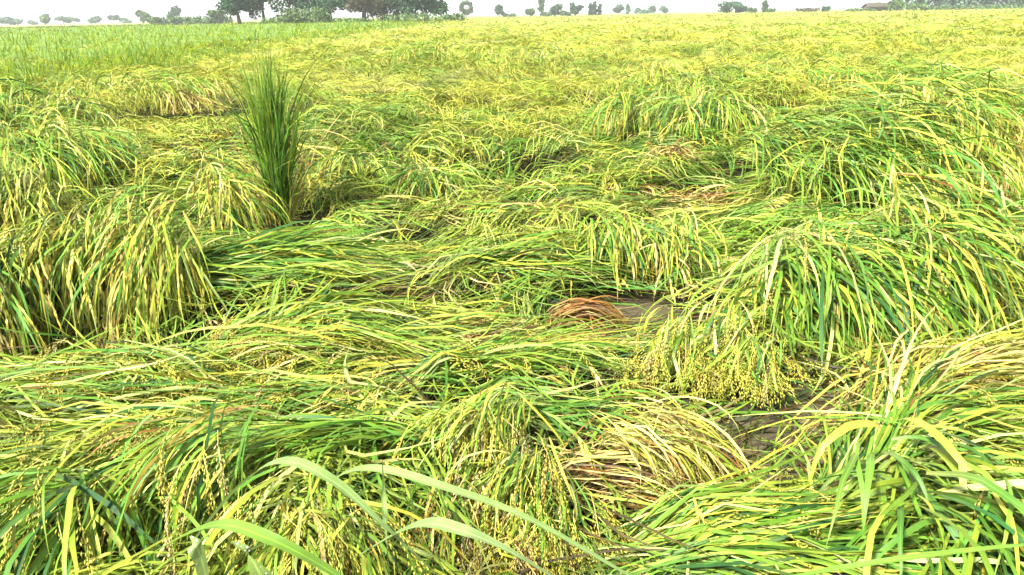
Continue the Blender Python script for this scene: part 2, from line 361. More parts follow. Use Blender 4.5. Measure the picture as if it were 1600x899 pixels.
def panicles(P, C0, near, size=1.0):
    """drooping ears of rice: a thin rachis with short branchlets; P (N,K,3) is the rachis path"""
    N, K, _ = P.shape; out = []
    out.append(ribbon(P, widths(N, K, .0022 * size, 'stem'), C0[:, None, :].repeat(K, 1) * .8, twist(N, K)))
    T, S, B = frames(P)
    nb = 7 if near else 4
    for b in range(nb):
        i = 1 + int((K - 3) * (b + .4) / nb); i = min(i, K - 3)
        ang = rng.uniform(0, 6.28, N); r = rng.uniform(.003, .010, N) * size
        dirv = (S[:, i] * np.cos(ang)[:, None] + B[:, i] * np.sin(ang)[:, None])
        k2 = 8 if near else 6
        L = rng.uniform(.045, .085, N) * size * (1.15 - .4 * b / nb); tt = np.linspace(0, 1, k2)
        base = P[:, i]; tng = T[:, i] + np.array([0, 0, -.45]); tng /= np.linalg.norm(tng, axis=1, keepdims=True)
        Q = base[:, None] + tng[:, None] * (L[:, None] * tt)[..., None] + dirv[:, None] * (r[:, None] * np.sin(tt * 1.9))[..., None] \
            + np.array([0, 0, -1.0]) * (L[:, None] * .25 * tt ** 2)[..., None]
        col = C0 * rng.uniform(.8, 1.2, (N, 1))
        if near:
            # separate grains, each a small eight-sided spindle
            g = 7; pos = Q[:, 1:1 + g] + rng.normal(0, .0022, (N, g, 3)); M = N * g
            ax = (Q[:, 1:1 + g] - Q[:, 0:g]).reshape(-1, 3); ax /= np.linalg.norm(ax, axis=1, keepdims=True) + 1e-9
            rv = rng.normal(0, 1, (M, 3)); u = np.cross(ax, rv); u /= np.linalg.norm(u, axis=1, keepdims=True) + 1e-9; v = np.cross(ax, u)
            cpos = pos.reshape(-1, 3) + u * .003 * size; hl = .0068 * size; hr = .0021 * size
            ax2 = ax + u * .35
            Vv = np.stack([cpos - ax2 * hl, cpos + u * hr, cpos - u * hr * .5 + v * hr * .87, cpos - u * hr * .5 - v * hr * .87, cpos + ax2 * hl], 1)
            bi = (np.arange(M) * 5)[:, None, None]
            Ff = bi + np.array([[0, 2, 1, 1], [0, 3, 2, 2], [0, 1, 3, 3], [4, 1, 2, 2], [4, 2, 3, 3], [4, 3, 1, 1]])[None]
            cc = np.ones((M, 5, 4)); cc[..., :3] = (col.repeat(g, 0) * rng.uniform(.75, 1.25, (M, 1)))[:, None]
            out.append((Vv.reshape(-1, 3), Ff.reshape(-1, 4), cc.reshape(-1, 4)))
        else:
            wv = np.where(np.arange(k2) % 2 == 0, .6, 1.0)[None] * (.0080 * size) * np.ones((N, 1)); wv[:, -1] = .001
            out.append(ribbon(Q, wv, col[:, None, :].repeat(k2, 1) * np.where(np.arange(k2) % 2 == 0, .7, 1.05)[None, :, None], twist(N, k2)))
    return merge(out)
def grain_mesh(name, parts):
    V, F, C = parts
    tri = F[:, 2] == F[:, 3]
    me = bpy.data.meshes.new(name)
    nt_, nq = int(tri.sum()), int((~tri).sum())
    me.vertices.add(len(V)); me.vertices.foreach_set('co', np.ascontiguousarray(V, np.float32).ravel())
    li = np.concatenate([F[tri][:, :3].ravel(), F[~tri].ravel()]).astype(np.int32)
    me.loops.add(len(li)); me.loops.foreach_set('vertex_index', li)
    me.polygons.add(nt_ + nq)
    me.polygons.foreach_set('loop_start', np.concatenate([np.arange(nt_) * 3, nt_ * 3 + np.arange(nq) * 4]).astype(np.int32))
    a = me.color_attributes.new('Col', 'FLOAT_COLOR', 'POINT'); a.data.foreach_set('color', np.ascontiguousarray(C, np.float32).ravel())
    me.update(); return me

# ------------------------------------------------------------------ setting: soil, water, far land
def sheet(name, xs, ys, zf, m, kind='structure'):
    X, Y = np.meshgrid(xs, ys, indexing='ij'); Z = zf(X, Y)
    V = np.stack([X, Y, Z], 2).reshape(-1, 3); n = np.arange(len(V)).reshape(X.shape)
    F = np.stack([n[:-1, :-1], n[1:, :-1], n[1:, 1:], n[:-1, 1:]], -1).reshape(-1, 4)
    o = link_mesh(name, raw_mesh(name, V, F, smooth_=True), m); tag(o, kind=kind); return o
sx = np.concatenate([-np.geomspace(1380, 8, 40), np.arange(-7.5, 7.6, .15), np.geomspace(8, 1380, 40)])
sy = np.concatenate([[-120, -60, -8], np.arange(-2, 12, .15), np.geomspace(12.2, 1400, 60)])
def soil_z(x, y):
    z = .04 * (vnoise(x, y, .4, 41) - .4) + .02 * vnoise(x, y, .12, 42)
    for m in HOLLOWS[:4]:
        z = z - .07 * np.clip(1.3 - ell(x, y, m), 0, 1)
    return np.where(y > 12, -.02, z)
tag(sheet('ground', sx, sy, soil_z, M_SOIL), 'dark wet paddy soil under the flattened rice', None)

def puddle(cx, cy, rx, ry, ang, label, seed):
    p = W(cx, cy, .012); n = 72; V = [[p[0], p[1], .012]]
    for i in range(n):
        a = 2 * math.pi * i / n; k = .8 + .35 * float(vnoise(math.cos(a) * 2 + 5, math.sin(a) * 2 + 5, .8, seed))
        x, y = rx * k * math.cos(a), ry * k * math.sin(a); c, s = math.cos(R_(ang)), math.sin(R_(ang))
        V.append([p[0] + x * c - y * s, p[1] + x * s + y * c, .012])
    F = np.array([[0, 1 + i, 1 + (i + 1) % n] for i in range(n)])
    o = link_mesh('water', raw_mesh('water', np.array(V), F), M_WATER); tag(o, label, None, kind='structure')
puddle(980, 496, .62, .40, 12, 'still muddy water beside the brown arched straw bundle', 51)
puddle(1205, 668, .46, .36, 30, 'murky brown water at the end of the dry tan bundle', 52)

# ------------------------------------------------------------------ rice clumps that can be told apart
def seeds(px, py, rx, ry, ang, n, z=.05):
    p = W(px, py, z); r = np.sqrt(rng.uniform(0, 1, n)); a = rng.uniform(0, 6.283, n)
    x, y = rx * r * np.cos(a), ry * r * np.sin(a); c, s = math.cos(R_(ang)), math.sin(R_(ang))
    return np.stack([p[0] + x * c - y * s, p[1] + x * s + y * c], 1), p
def clump(name, label, root, size, az, spread, pitch, length, n, npan, mix, droop=-75, power=1.3, near=0, width=.010, lift=.0, follow=.1,
          nbig=0, bigw=.016, grain='grain', floor=True, K=None, cat='rice clump', group=None, curl=.5, pan_len=(.16, .26), pan_at=(.35, .8), stemmix='yellow', tw=.7, esd=.22, keep=False, dsd=None):
    """root = (px, py) of the tillers' feet; az = the way they fall; the blades arch over and hang"""
    global rng
    rng = np.random.default_rng(int(root[0] * 31 + root[1] * 7)); n = int(n * 1.35); width = width * .84; bigw = bigw * .8
    hang = droop <= -60; hang_p = power; fl = ('base' if hang else True) if floor else False
    zr = (.30 if hang else .12) if floor else .05
    if hang and floor: pitch, power, size = pitch * .5, power + .30, (size[0], size[1] * 1.7, *size[2:]); 
    px, py = root; sz = (size[0], size[1], size[2] if len(size) > 2 else 0)
    xy, base = seeds(px, py, *sz, n, zr)
    nh = max(3, n // 48); hid = rng.integers(0, nh, n); hl_, ha_, hn_ = np.ones(n), np.zeros(n), np.ones(n)
    if hang and floor:      # separate plants within the clump: each hangs as a lock of its own
        hc, _ = seeds(px, py, *sz, nh, zr); xy = hc[hid] + rng.normal(0, .028 + .006 * base[1], (n, 2))
        hl_ = rng.uniform(.55, 1.12, nh)[hid]; ha_ = rng.normal(0, .36, nh)[hid]; hn_ = rng.uniform(.65, 1.15, nh)[hid]
    e = empty(name, (base[0], base[1], 0.0)); tag(e, label, cat, group)
    K = K or (10 if near else 8)
    z0 = np.maximum(height(xy[:, 0], xy[:, 1]) * rng.uniform(.15, .75, n), .02) + lift * hl_ * (rng.uniform(.75, 1.1, n) if hang else rng.uniform(.25, 1, n))
    ln = hn_; aw = ha_
    P0 = np.column_stack([xy, z0])
    A = R_(az) + rng.normal(0, R_(spread), n); E = R_(pitch) + rng.normal(0, esd, n)
    L = rng.uniform(length[0] * .8, length[1], n) * ln; A = A + aw
    P = grow(P0, A, E, L, K, R_(droop) + rng.normal(0, dsd or min(.25, esd * 1.2), n), power, rng.uniform(-.03, .05, n), follow, curl, fl)
    ok = clear_of_hollows(P, .06) | keep | (hang and hang_p < 1.0); ok[:n // 8] = True; P = P[ok]; n = len(P)
    Wd = widths(n, K, rng.uniform(.55, 1.25, n) * width)
    C = strand_colours(n, K, mix) if cat != 'rice tuft' else strand_colours(n, K, mix, 'brown', 'lime', .9, .5)
    if hang and floor: C = C * (rng.uniform(.80, 1.18, (nh, 1)) * rng.uniform(.95, 1.05, (nh, 3)) * np.array([.97, 1, .95]))[hid[ok]][:, None, :]
    if nbig and near:
        nb = min(nbig, n // 2); Pb = P[:nb]; tws = twist(nb, K, .45, .7); cb = C[:nb]
        wb = widths(nb, K, rng.uniform(.75, 1.25, nb) * bigw, 'blade')
        for i in range(nb):
            me = raw_mesh('leaf_blade', *ribbon(Pb[i:i + 1], wb[i:i + 1], cb[i:i + 1], tws[i:i + 1], .28), smooth_=True)
            link_mesh('leaf_blade', me, M_BLADE, e)
        P, Wd, C = P[nb:], Wd[nb:], C[nb:]
    o = link_mesh('leaves', raw_mesh('leaves', *ribbon(P, Wd, C, twist(len(P), K, tw))), M_LEAF, e); tag(o, kind='stuff')
    # bare stems lying under the leaves
    ns = max(12, n // 5); xy, _ = seeds(px, py, size[0], size[1], size[2] if len(size) > 2 else 0, ns, zr)
    P0 = np.column_stack([xy, np.maximum(height(xy[:, 0], xy[:, 1]) * rng.uniform(.05, .6, ns), .015)])
    Ps = grow(P0, R_(az) + rng.normal(0, R_(spread) * .7, ns), R_(pitch) * .8 + rng.normal(0, .15, ns), rng.uniform(length[0], length[1], ns) * .8, K, R_(droop) * .6 * np.ones(ns), power, rng.uniform(-.04, .02, ns), follow, curl * .5, fl)
    o = link_mesh('stems', raw_mesh('stems', *ribbon(Ps, widths(ns, K, .0045, 'stem'), strand_colours(ns, K, stemmix), twist(ns, K))), M_LEAF, e); tag(o, kind='stuff')
    if npan:
        j = rng.integers(0, len(P), npan); kk = (rng.uniform(*pan_at, npan) * (K - 1)).astype(int)
        npan = int(npan * 1.1); j = rng.integers(0, len(P), npan); kk = (rng.uniform(*pan_at, npan) * (K - 1)).astype(int)
        p0 = P[j, kk] + rng.normal(0, .012, (npan, 3)) + np.array([0, 0, .03])
        d = P[j, np.minimum(kk + 1, K - 1)] - P[j, kk]; aa = np.arctan2(d[:, 1], d[:, 0]); el = np.arctan2(d[:, 2], np.hypot(d[:, 0], d[:, 1]))
        Pp = grow(p0, aa + rng.normal(0, .35, npan), np.minimum(el + .25, .6), rng.uniform(*pan_len, npan), 9, R_(-86) * np.ones(npan), .8, rng.uniform(.0, .05, npan), 0, .4, fl)
        ce = pick(npan, grain); close = near > 1 and base[1] < 2.9; ni = min(10, npan // 3) if close else 0
        for q in range(ni):     # the ears one can pick out singly
            link_mesh('ear', grain_mesh('ear', panicles(Pp[q:q + 1], ce[q:q + 1], True, 1.2)), M_GRAIN, e)
        Pp = Pp[ni:]; ce = ce[ni:]
        o = link_mesh('panicles', grain_mesh('panicles', panicles(Pp, ce, near > 1 and base[1] < 3.4, 1.2 if near else 1.35)), M_GRAIN, e); tag(o, kind='stuff')
    return e

clump('rice_clump', 'tall yellow green clump at left with long ears hanging straight down to the mat', (205, 412), (.38, .08), 268, 14, 36, (.40, .80), 560, 330, 'yellow', -88, .62, 2, .011, .42, .0, 16, .017)
clump('rice_clump', 'yellow clump at the left edge, its ears pouring down beside the tallest drooping clump', (62, 345), (.22, .10), 268, 16, 40, (.50, .80), 420, 170, 'yellow', -88, .62, 1, .012, .46, .0)
clump('rice_clump', 'yellow ears sagging over dark stems at the left picture edge', (20, 445), (.16, .09), 272, 16, 40, (.45, .70), 320, 110, 'mixed', -88, .65, 2, .011, .38, .0, 8)
clump('rice_clump', 'green clump at left folded over like a small arch behind the yellow ones', (85, 268), (.40, .20), -45, 22, 38, (.6, .9), 380, 90, 'green', -82, .8, 0, .013, .42, .0)
clump('rice_clump', 'single bent spike of yellow ears standing just left of the upright tuft', (338, 320), (.09, .07), 292, 26, 66, (.45, .75), 120, 60, 'yellow', -84, .9, 1, .012, .40, .0)
clump('rice_clump', 'leaning yellow green rice above the dark hole at upper left', (205, 158), (1.0, .40), -35, 30, 55, (.6, .95), 700, 220, 'yellow', -75, .9, 0, .016, .40, .0)
clump('rice_clump', 'green and yellow rice at far left slumping towards the camera', (50, 205), (.9, .5), -70, 30, 58, (.6, .95), 700, 190, 'mixed', -80, .9, 0, .015, .42, .0)
clump('rice_clump', 'small pale gold clump arched over the dark hole at upper left', (305, 158), (.35, .2), -80, 25, 45, (.45, .75), 300, 90, 'straw', -84, .8, 0, .014, .42, .0, keep=True)
# the tuft that still stands
clump('rice_tuft', 'upright fresh green tuft standing alone out of the flattened rice', (442, 362), (.055, .045), 95, 100, 87, (.50, 1.38), 470, 0, 'tuft', 70, 2.6, 0, .0115, .0, .0, floor=False, cat='rice tuft', curl=.5, stemmix='dry', K=11, tw=.9, esd=.062, keep=True, dsd=.7)
clump('rice_clump', 'pale dry blades flopping out right and left of the foot of the upright tuft', (440, 290), (.07, .06), -15, 50, 30, (.6, .95), 46, 0, 'straw', -55, 1.0, 0, .013, .45, .0, keep=True)
clump('rice_clump', 'bright green rice nodding low just right of the upright tuft', (570, 262), (.75, .28), 265, 40, 55, (.40, .70), 520, 60, 'mixed', -80, .9, 0, .012, .22, .0)
clump('rice_clump', 'low fresh green blades around the foot of the upright tuft', (385, 320), (.30, .16), 250, 70, 66, (.25, .50), 200, 10, 'green', -10, 1.5, 0, .011, .02, .0, keep=True)
# right side
clump('rice_clump', 'big rounded green mound at right with a bright yellow flank', (1290, 270), (.62, .30, 8), -28, 28, 26, (.60, 1.0), 1150, 150, 'green', -76, .9, 0, .013, .50, .0)
clump('rice_clump', 'bright yellow ears pouring down the right flank of the big rounded mound', (1455, 258), (.26, .24), -72, 16, 28, (.5, .8), 380, 380, 'yellow', -88, .75, 0, .013, .50, .0)
clump('rice_clump', 'loose green blades fanning out in front of the big rounded mound', (1290, 335), (.55, .14), 255, 60, 58, (.4, .7), 300, 20, 'green', -66, 1.1, 0, .014, .10, .0)
clump('rice_clump', 'wide tangled green mound at right whose long blades fan down over dark gaps', (1325, 418), (.48, .18, 12), -66, 26, 34, (.55, .95), 760, 110, 'mixed', -84, .85, 2, .013, .34, .0, 34, .019)
clump('rice_clump', 'right shoulder of the wide tangled mound, yellow green ears curving over', (1490, 385), (.38, .20), -50, 24, 34, (.55, .90), 560, 170, 'mixed', -86, .8, 2, .012, .40, .0, 10, .018)
clump('rice_clump', 'spray of broad blades hanging down the front of the wide tangled mound', (1270, 455), (.22, .10), -85, 40, 48, (.50, .80), 130, 10, 'green', -84, .9, 2, .015, .36, .0, 40, .021)
clump('rice_clump', 'pale straw blades beside the big rounded mound at the right edge', (1570, 262), (.28, .2), 235, 30, 42, (.5, .8), 240, 40, 'straw', -80, .9, 0, .013, .22, .0)
clump('rice_clump', 'green rice falling right behind the big rounded mound at the right edge', (1530, 205), (.5, .3), -30, 30, 45, (.6, .9), 340, 30, 'green', -72, 1.0, 0, .013, .22, .0)
clump('rice_clump', 'yellow ears hanging over the dark gap left of the wide tangled mound', (1140, 505), (.20, .05), 258, 16, 26, (.18, .32), 170, 120, 'mixed', -88, .7, 2, .011, .27, .0, 6, keep=True)
clump('rice_clump', 'clump hanging over the upper puddle with dry brown stems beneath', (1020, 362), (.38, .08, 8), 264, 30, 30, (.26, .44), 360, 80, 'mixed', -84, .8, 1, .012, .28, .0, stemmix='dry')
clump('rice_clump', 'long swath lying to the upper right beside the lower puddle', (1325, 785), (.30, .06, 45), 42, 12, 8, (.6, .95), 420, 20, 'mixed', -20, .8, 2, .011, .04, .0, 20, .015, keep=True)
clump('rice_clump', 'straw coloured swath combed along the right edge above the fan of broad blades', (1330, 655), (.38, .10, 30), 24, 12, 16, (.6, 1.0), 420, 20, 'straw', -28, 1.0, 2, .010, .10, .0, 6, .013)
clump('rice_clump', 'fan of broad green blades bursting out at lower right', (1425, 725), (.16, .08), -80, 42, 46, (.42, .70), 240, 20, 'green', -82, 1.0, 2, .014, .26, .0, 46, .024)
clump('rice_clump', 'broad leaves standing close together at the lower right corner', (1530, 760), (.18, .08), -78, 36, 56, (.38, .62), 160, 10, 'green', -78, 1.0, 2, .014, .24, .0, 34, .025)
clump('rice_clump', 'flat swath of yellow green stems running right along the bottom edge', (900, 835), (.16, .06, 0), -4, 8, 4, (.7, 1.05), 360, 40, 'mixed', -12, .7, 2, .010, .06, .0, 14, .014)
clump('rice_clump', 'green blades spilling left to right over the bottom right edge', (1080, 890), (.30, .07, 0), -6, 14, 8, (.6, 1.0), 340, 20, 'green', -20, .8, 2, .011, .05, .0, 16, .017)
# dry bundles
clump('straw_bundle', 'rusty brown bundle of dead stems arched over the upper puddle', (866, 506), (.05, .06), 6, 8, 50, (.36, .44), 300, 0, 'rusty', -68, 1.0, 1, .008, .03, .0, floor=False, cat='straw bundle', curl=.15, stemmix='dry', keep=True, esd=.13)
clump('straw_bundle', 'dry tan bundle bending down to the right beside the lower puddle', (968, 640), (.12, .05), -24, 16, 18, (.26, .42), 210, 10, 'straw', -80, .9, 2, .008, .26, .0, cat='straw bundle', grain='ripe', stemmix='dry', curl=.3, keep=True)
clump('straw_bundle', 'brown dead stems lying in the gap below the dry tan bundle', (940, 745), (.20, .06), 5, 16, 6, (.25, .45), 240, 0, 'dry', -14, 1.2, 2, .007, .05, .0, cat='straw bundle', stemmix='dry', keep=True)
clump('straw_bundle', 'patch of dead rust coloured rice left of the big rounded mound', (1065, 318), (.28, .12), -10, 70, 25, (.25, .45), 210, 0, 'dry', -40, 1.2, 0, .011, .10, .0, cat='straw bundle', stemmix='dry', keep=True)
clump('straw_bundle', 'small rusty knot of dead rice behind the dead rust coloured patch', (1040, 268), (.16, .10), 0, 90, 35, (.2, .4), 150, 0, 'dry', -40, 1.2, 0, .012, .22, .0, cat='straw bundle', stemmix='dry', keep=True)
clump('straw_bundle', 'brown straw lying flat left of the upper puddle', (750, 530), (.24, .06), 6, 14, 4, (.3, .45), 260, 0, 'dry', -12, 1.0, 1, .007, .06, .0, cat='straw bundle', stemmix='dry', keep=True)
# middle and lower left
clump('rice_clump', 'clump with dense hanging ears left of the dry tan bundle', (822, 690), (.18, .06), 240, 20, 24, (.24, .36), 260, 200, 'mixed', -88, .7, 2, .008, .15, .0, 8, .015)
clump('rice_clump', 'ears drooping over brown stubble at bottom centre beside the long foreground blades', (748, 722), (.14, .05), 256, 20, 30, (.22, .34), 180, 150, 'straw', -88, .7, 2, .008, .14, .0, 6, .014, 'ripe')
clump('rice_clump', 'shaggy clump of yellow ears above the long foreground blades', (745, 622), (.24, .07), 244, 20, 24, (.26, .42), 320, 220, 'yellow', -86, .75, 2, .008, .15, .0, 6, .014)
clump('rice_clump', 'small straw yellow clump bent over between the left swath and the shaggy ears', (585, 575), (.18, .06), 250, 18, 24, (.22, .36), 170, 130, 'yellow', -86, .75, 1, .010, .10, .0)
clump('rice_clump', 'long green swath sweeping right from below the upright tuft', (320, 462), (.35, .13, 20), 16, 16, 14, (.6, .95), 480, 20, 'green', -28, .9, 1, .012, .04, .1)
clump('rice_clump', 'bright green blades arching right beside the tallest drooping clump', (345, 550), (.24, .12, 10), 26, 24, 34, (.55, .9), 400, 10, 'green', -50, 1.2, 2, .012, .03, .0, 18, .016)
clump('rice_clump', 'swath combed left whose yellow ears end in a rounded tip at left centre', (620, 575), (.28, .08, 10), 190, 12, 12, (.65, 1.0), 380, 170, 'yellow', -30, .9, 2, .010, .08, .0, 4, .014)
clump('rice_clump', 'flat swath of stems combed left below the tallest drooping clump', (420, 635), (.55, .08, 0), 180, 12, 5, (.6, 1.0), 420, 50, 'mixed', -12, .9, 2, .010, .06, .0, 8, .014)
clump('rice_clump', 'green and cream stems lying across the dark gap at lower left', (560, 680), (.40, .08, 0), 172, 12, 6, (.6, 1.0), 380, 40, 'mixed', -15, .9, 2, .010, .06, .0, 12, .015)
clump('rice_clump', 'deep green sheaf lying under the long foreground blades', (650, 730), (.25, .08, 0), 196, 16, 10, (.5, .8), 320, 0, 'tuft', -22, .9, 2, .011, .06, .0, 12, .015)
clump('rice_clump', 'clump with hanging blades and ears at the lower left', (330, 720), (.24, .08), 238, 28, 38, (.42, .66), 330, 150, 'mixed', -88, .72, 2, .010, .26, .0, 16, .016)
clump('rice_clump', 'broad blades sticking up and bending at the lower left corner', (130, 765), (.18, .07), 262, 40, 52, (.38, .62), 180, 40, 'green', -80, .9, 2, .013, .22, .0, 34, .020)
clump('rice_clump', 'yellow ears dangling under the long foreground blades at the bottom', (480, 770), (.16, .07), 275, 35, 42, (.32, .52), 180, 170, 'yellow', -88, .75, 2, .011, .24, .0, 6)
clump('rice_clump', 'long pale stems crossing lower left from the picture edge', (40, 680), (.35, .08, 0), 12, 14, 8, (.6, .9), 300, 30, 'mixed', -18, .9, 2, .010, .06, .0, 6, .014)
clump('rice_clump', 'green ridge of blades running right above the dry tan bundle', (690, 590), (.35, .09, 15), 20, 14, 9, (.5, .8), 420, 40, 'green', -25, .8, 2, .011, .08, .0, 14, .014)
clump('rice_clump', 'green and straw ridge behind the upper puddle', (790, 445), (.45, .12, 15), 22, 16, 14, (.5, .8), 460, 60, 'mixed', -28, .9, 1, .012, .08, .0)
# further back
clump('rice_clump', 'green clump with pale drooping ears behind the dead rust coloured patch', (1060, 192), (.6, .28), 262, 24, 38, (.55, .9), 560, 140, 'mixed', -86, .8, 0, .015, .42, .0)
clump('rice_clump', 'dark green wall of rice falling right, behind the big rounded mound', (1320, 138), (1.6, .4), -60, 25, 42, (.7, 1.0), 520, 60, 'green', -78, .9, 0, .015, .34, .0)
clump('rice_clump', 'dark green hump in the middle distance right of centre', (1120, 142), (.8, .4), -60, 35, 42, (.6, .9), 300, 30, 'green', -80, .9, 0, .015, .38, .0)
clump('rice_clump', 'brown bottomed row of rice leaning to the camera in the middle distance', (1010, 150), (1.0, .4), -90, 25, 50, (.55, .85), 460, 110, 'yellow', -84, .8, 0, .015, .42, .0, stemmix='dry')
clump('rice_clump', 'dark green clump leaning over in the middle distance above the upright tuft level', (630, 112), (.7, .5), -60, 30, 50, (.7, 1.0), 240, 20, 'green', -78, .9, 0, .017, .42, .0)
clump('rice_clump', 'tall yellow row with brown feet in the middle distance near centre', (775, 110), (1.5, .6), -90, 25, 56, (.6, .9), 560, 120, 'yellow', -84, .9, 0, .018, .45, .0, stemmix='dry')
clump('rice_clump', 'grey green sheaf lying to the upper right behind the big rounded mound', (1420, 178), (.4, .3), 25, 15, 30, (.8, 1.1), 280, 40, 'mixed', -60, 1.2, 0, .015, .4, .0)
clump('rice_clump', 'rounded dark green hump at right in the middle distance', (1440, 145), (.7, .4), -70, 35, 42, (.6, .9), 260, 20, 'green', -80, .9, 0, .015, .42, .0)

# ------------------------------------------------------------------ broad foreground blades, each its own plant leaf
def spline(pts, K):
    pts = np.array(pts, float); n = len(pts); t = np.linspace(0, n - 1, K); i = np.clip(t.astype(int), 0, n - 2); f = (t - i)[:, None]
    g = lambda k: pts[np.clip(k, 0, n - 1)]
    a, b, c, d = g(i - 1), g(i), g(i + 1), g(i + 2)
    return .5 * ((2 * b) + (c - a) * f + (2 * a - 5 * b + 4 * c - d) * f ** 2 + (3 * b - a - 3 * c + d) * f ** 3)
def broad(label, pts, w, col, tw=(0, 0), fold=.22, kind='blade'):
    P = spline([W(*p) for p in pts], 26); P = np.concatenate([P])
    e_loc = P[0].copy(); K = 26
    C = np.array(PAL[col] if isinstance(col, str) else col)[None, None].repeat(K, 1) * (1 + .06 * rng.normal(0, 1, (1, K, 1)))
    v, f, c = ribbon(P[None], widths(1, K, w, kind), C, np.linspace(tw[0], tw[1], K)[None], fold)
    o = link_mesh('grass_blade', raw_mesh('grass_blade', v, f, c, True), M_BLADE)
    tag(o, label, 'grass blade', 'broad grass blades in the foreground'); return o
broad('pale broad blade arching highest above the bottom edge, left of the other long blades', [(300, 850, .35), (370, 765, .60), (440, 722, .70), (520, 752, .69), (600, 822, .63), (690, 905, .52)], 0.0296, (.145, .225, .062), (.2, -.3))
broad('longest straight pale blade slanting from bottom centre down to the right', [(470, 800, .35), (530, 745, .55), (590, 733, .62), (680, 757, .62), (820, 808, .56), (980, 898, .44), (1060, 940, .36)], 0.0218, (.145, .225, .062), (.2, .1))
broad('widest cream blade curving out of the bottom edge at centre', [(560, 870, .5), (650, 822, .66), (720, 830, .68), (800, 864, .64), (900, 925, .55)], 0.0315, (.17, .25, .08), (.1, -.2))
broad('green blade arching low over the bottom left, below the pale arching blade', [(230, 870, .5), (330, 822, .64), (420, 842, .66), (520, 895, .60), (580, 940, .54)], 0.0263, 'fresh', (.0, .3))
dewy = broad('short upright pale leaf with dew at the bottom left', [(330, 960, .45), (322, 900, .60), (310, 860, .68), (296, 838, .70)], 0.0537, (.17, .25, .08), (1.2, 1.5), .12)
dewy2 = broad('dewy green leaf beside the short upright pale leaf at the bottom', [(430, 950, .5), (410, 905, .60), (385, 862, .66), (362, 845, .66)], 0.0420, (.17, .25, .06), (.3, .5), .12)
broad('narrow green leaf standing straight up between the two long pale blades', [(612, 940, .35), (606, 860, .52), (600, 780, .62), (597, 715, .68)], 0.0122, (.145, .225, .062), (1.2, 1.4))
broad('green leaf leaning beside the narrow upright leaf at the bottom', [(585, 940, .4), (570, 850, .55), (545, 785, .60), (520, 760, .60)], 0.0157, 'fresh', (1.0, 1.2))
broad('long green blade crossing the bottom right corner almost level', [(1180, 915, .40), (1290, 892, .50), (1450, 868, .55), (1600, 852, .55), (1740, 846, .50)], 0.0131, 'fresh', (.1, .2))
broad('straw yellow blade rising straight behind the widest cream blade', [(880, 960, .2), (885, 870, .36), (872, 770, .48), (855, 690, .52)], 0.0113, 'lime', (1.1, 1.3))

# beads of dew on the two wide leaves
M_DEW, _t, _N, _L = mat('dew'); _o = _N.new('ShaderNodeOutputMaterial'); _p = _N.new('ShaderNodeBsdfPrincipled')
_p.inputs['Base Color'].default_value = (.85, .92, .85, 1); _p.inputs['Roughness'].default_value = .05; _p.inputs['Transmission Weight'].default_value = .6; _p.inputs['IOR'].default_value = 1.33
_L.new(_p.outputs[0], _o.inputs['Surface'])
def dew(leaf, count):
    co = np.array([v.co[:] for v in leaf.data.vertices]).reshape(26, 3, 3)
    nu, nv = 8, 4; U, V_ = np.meshgrid(np.linspace(0, 2 * math.pi, nu, endpoint=False), np.linspace(.05, math.pi - .05, nv), indexing='ij')
    sph = np.stack([np.sin(V_) * np.cos(U), np.sin(V_) * np.sin(U), np.cos(V_)], 2).reshape(-1, 3); ii = np.arange(nu * nv).reshape(nu, nv); jj = np.roll(ii, -1, 0)
    F = np.stack([ii[:, :-1], jj[:, :-1], jj[:, 1:], ii[:, 1:]], -1).reshape(-1, 4)
    for _ in range(count):
        k = int(rng.integers(10, 23)); f = rng.uniform(.12, .88); q = co[k, 0] * (1 - f) + co[k, 2] * f
        q = q * .5 + co[k, 1] * .5 + (EYE - co[k, 1]) / np.linalg.norm(EYE - co[k, 1]) * .001 if abs(f - .5) < .1 else q
        me = raw_mesh('dew_drop', sph * np.array([1, 1, .8]) * rng.uniform(.0010, .0026) + q, F, smooth_=True); link_mesh('dew_drop', me, M_DEW, leaf)
dew(dewy, 12); dew(dewy2, 12)

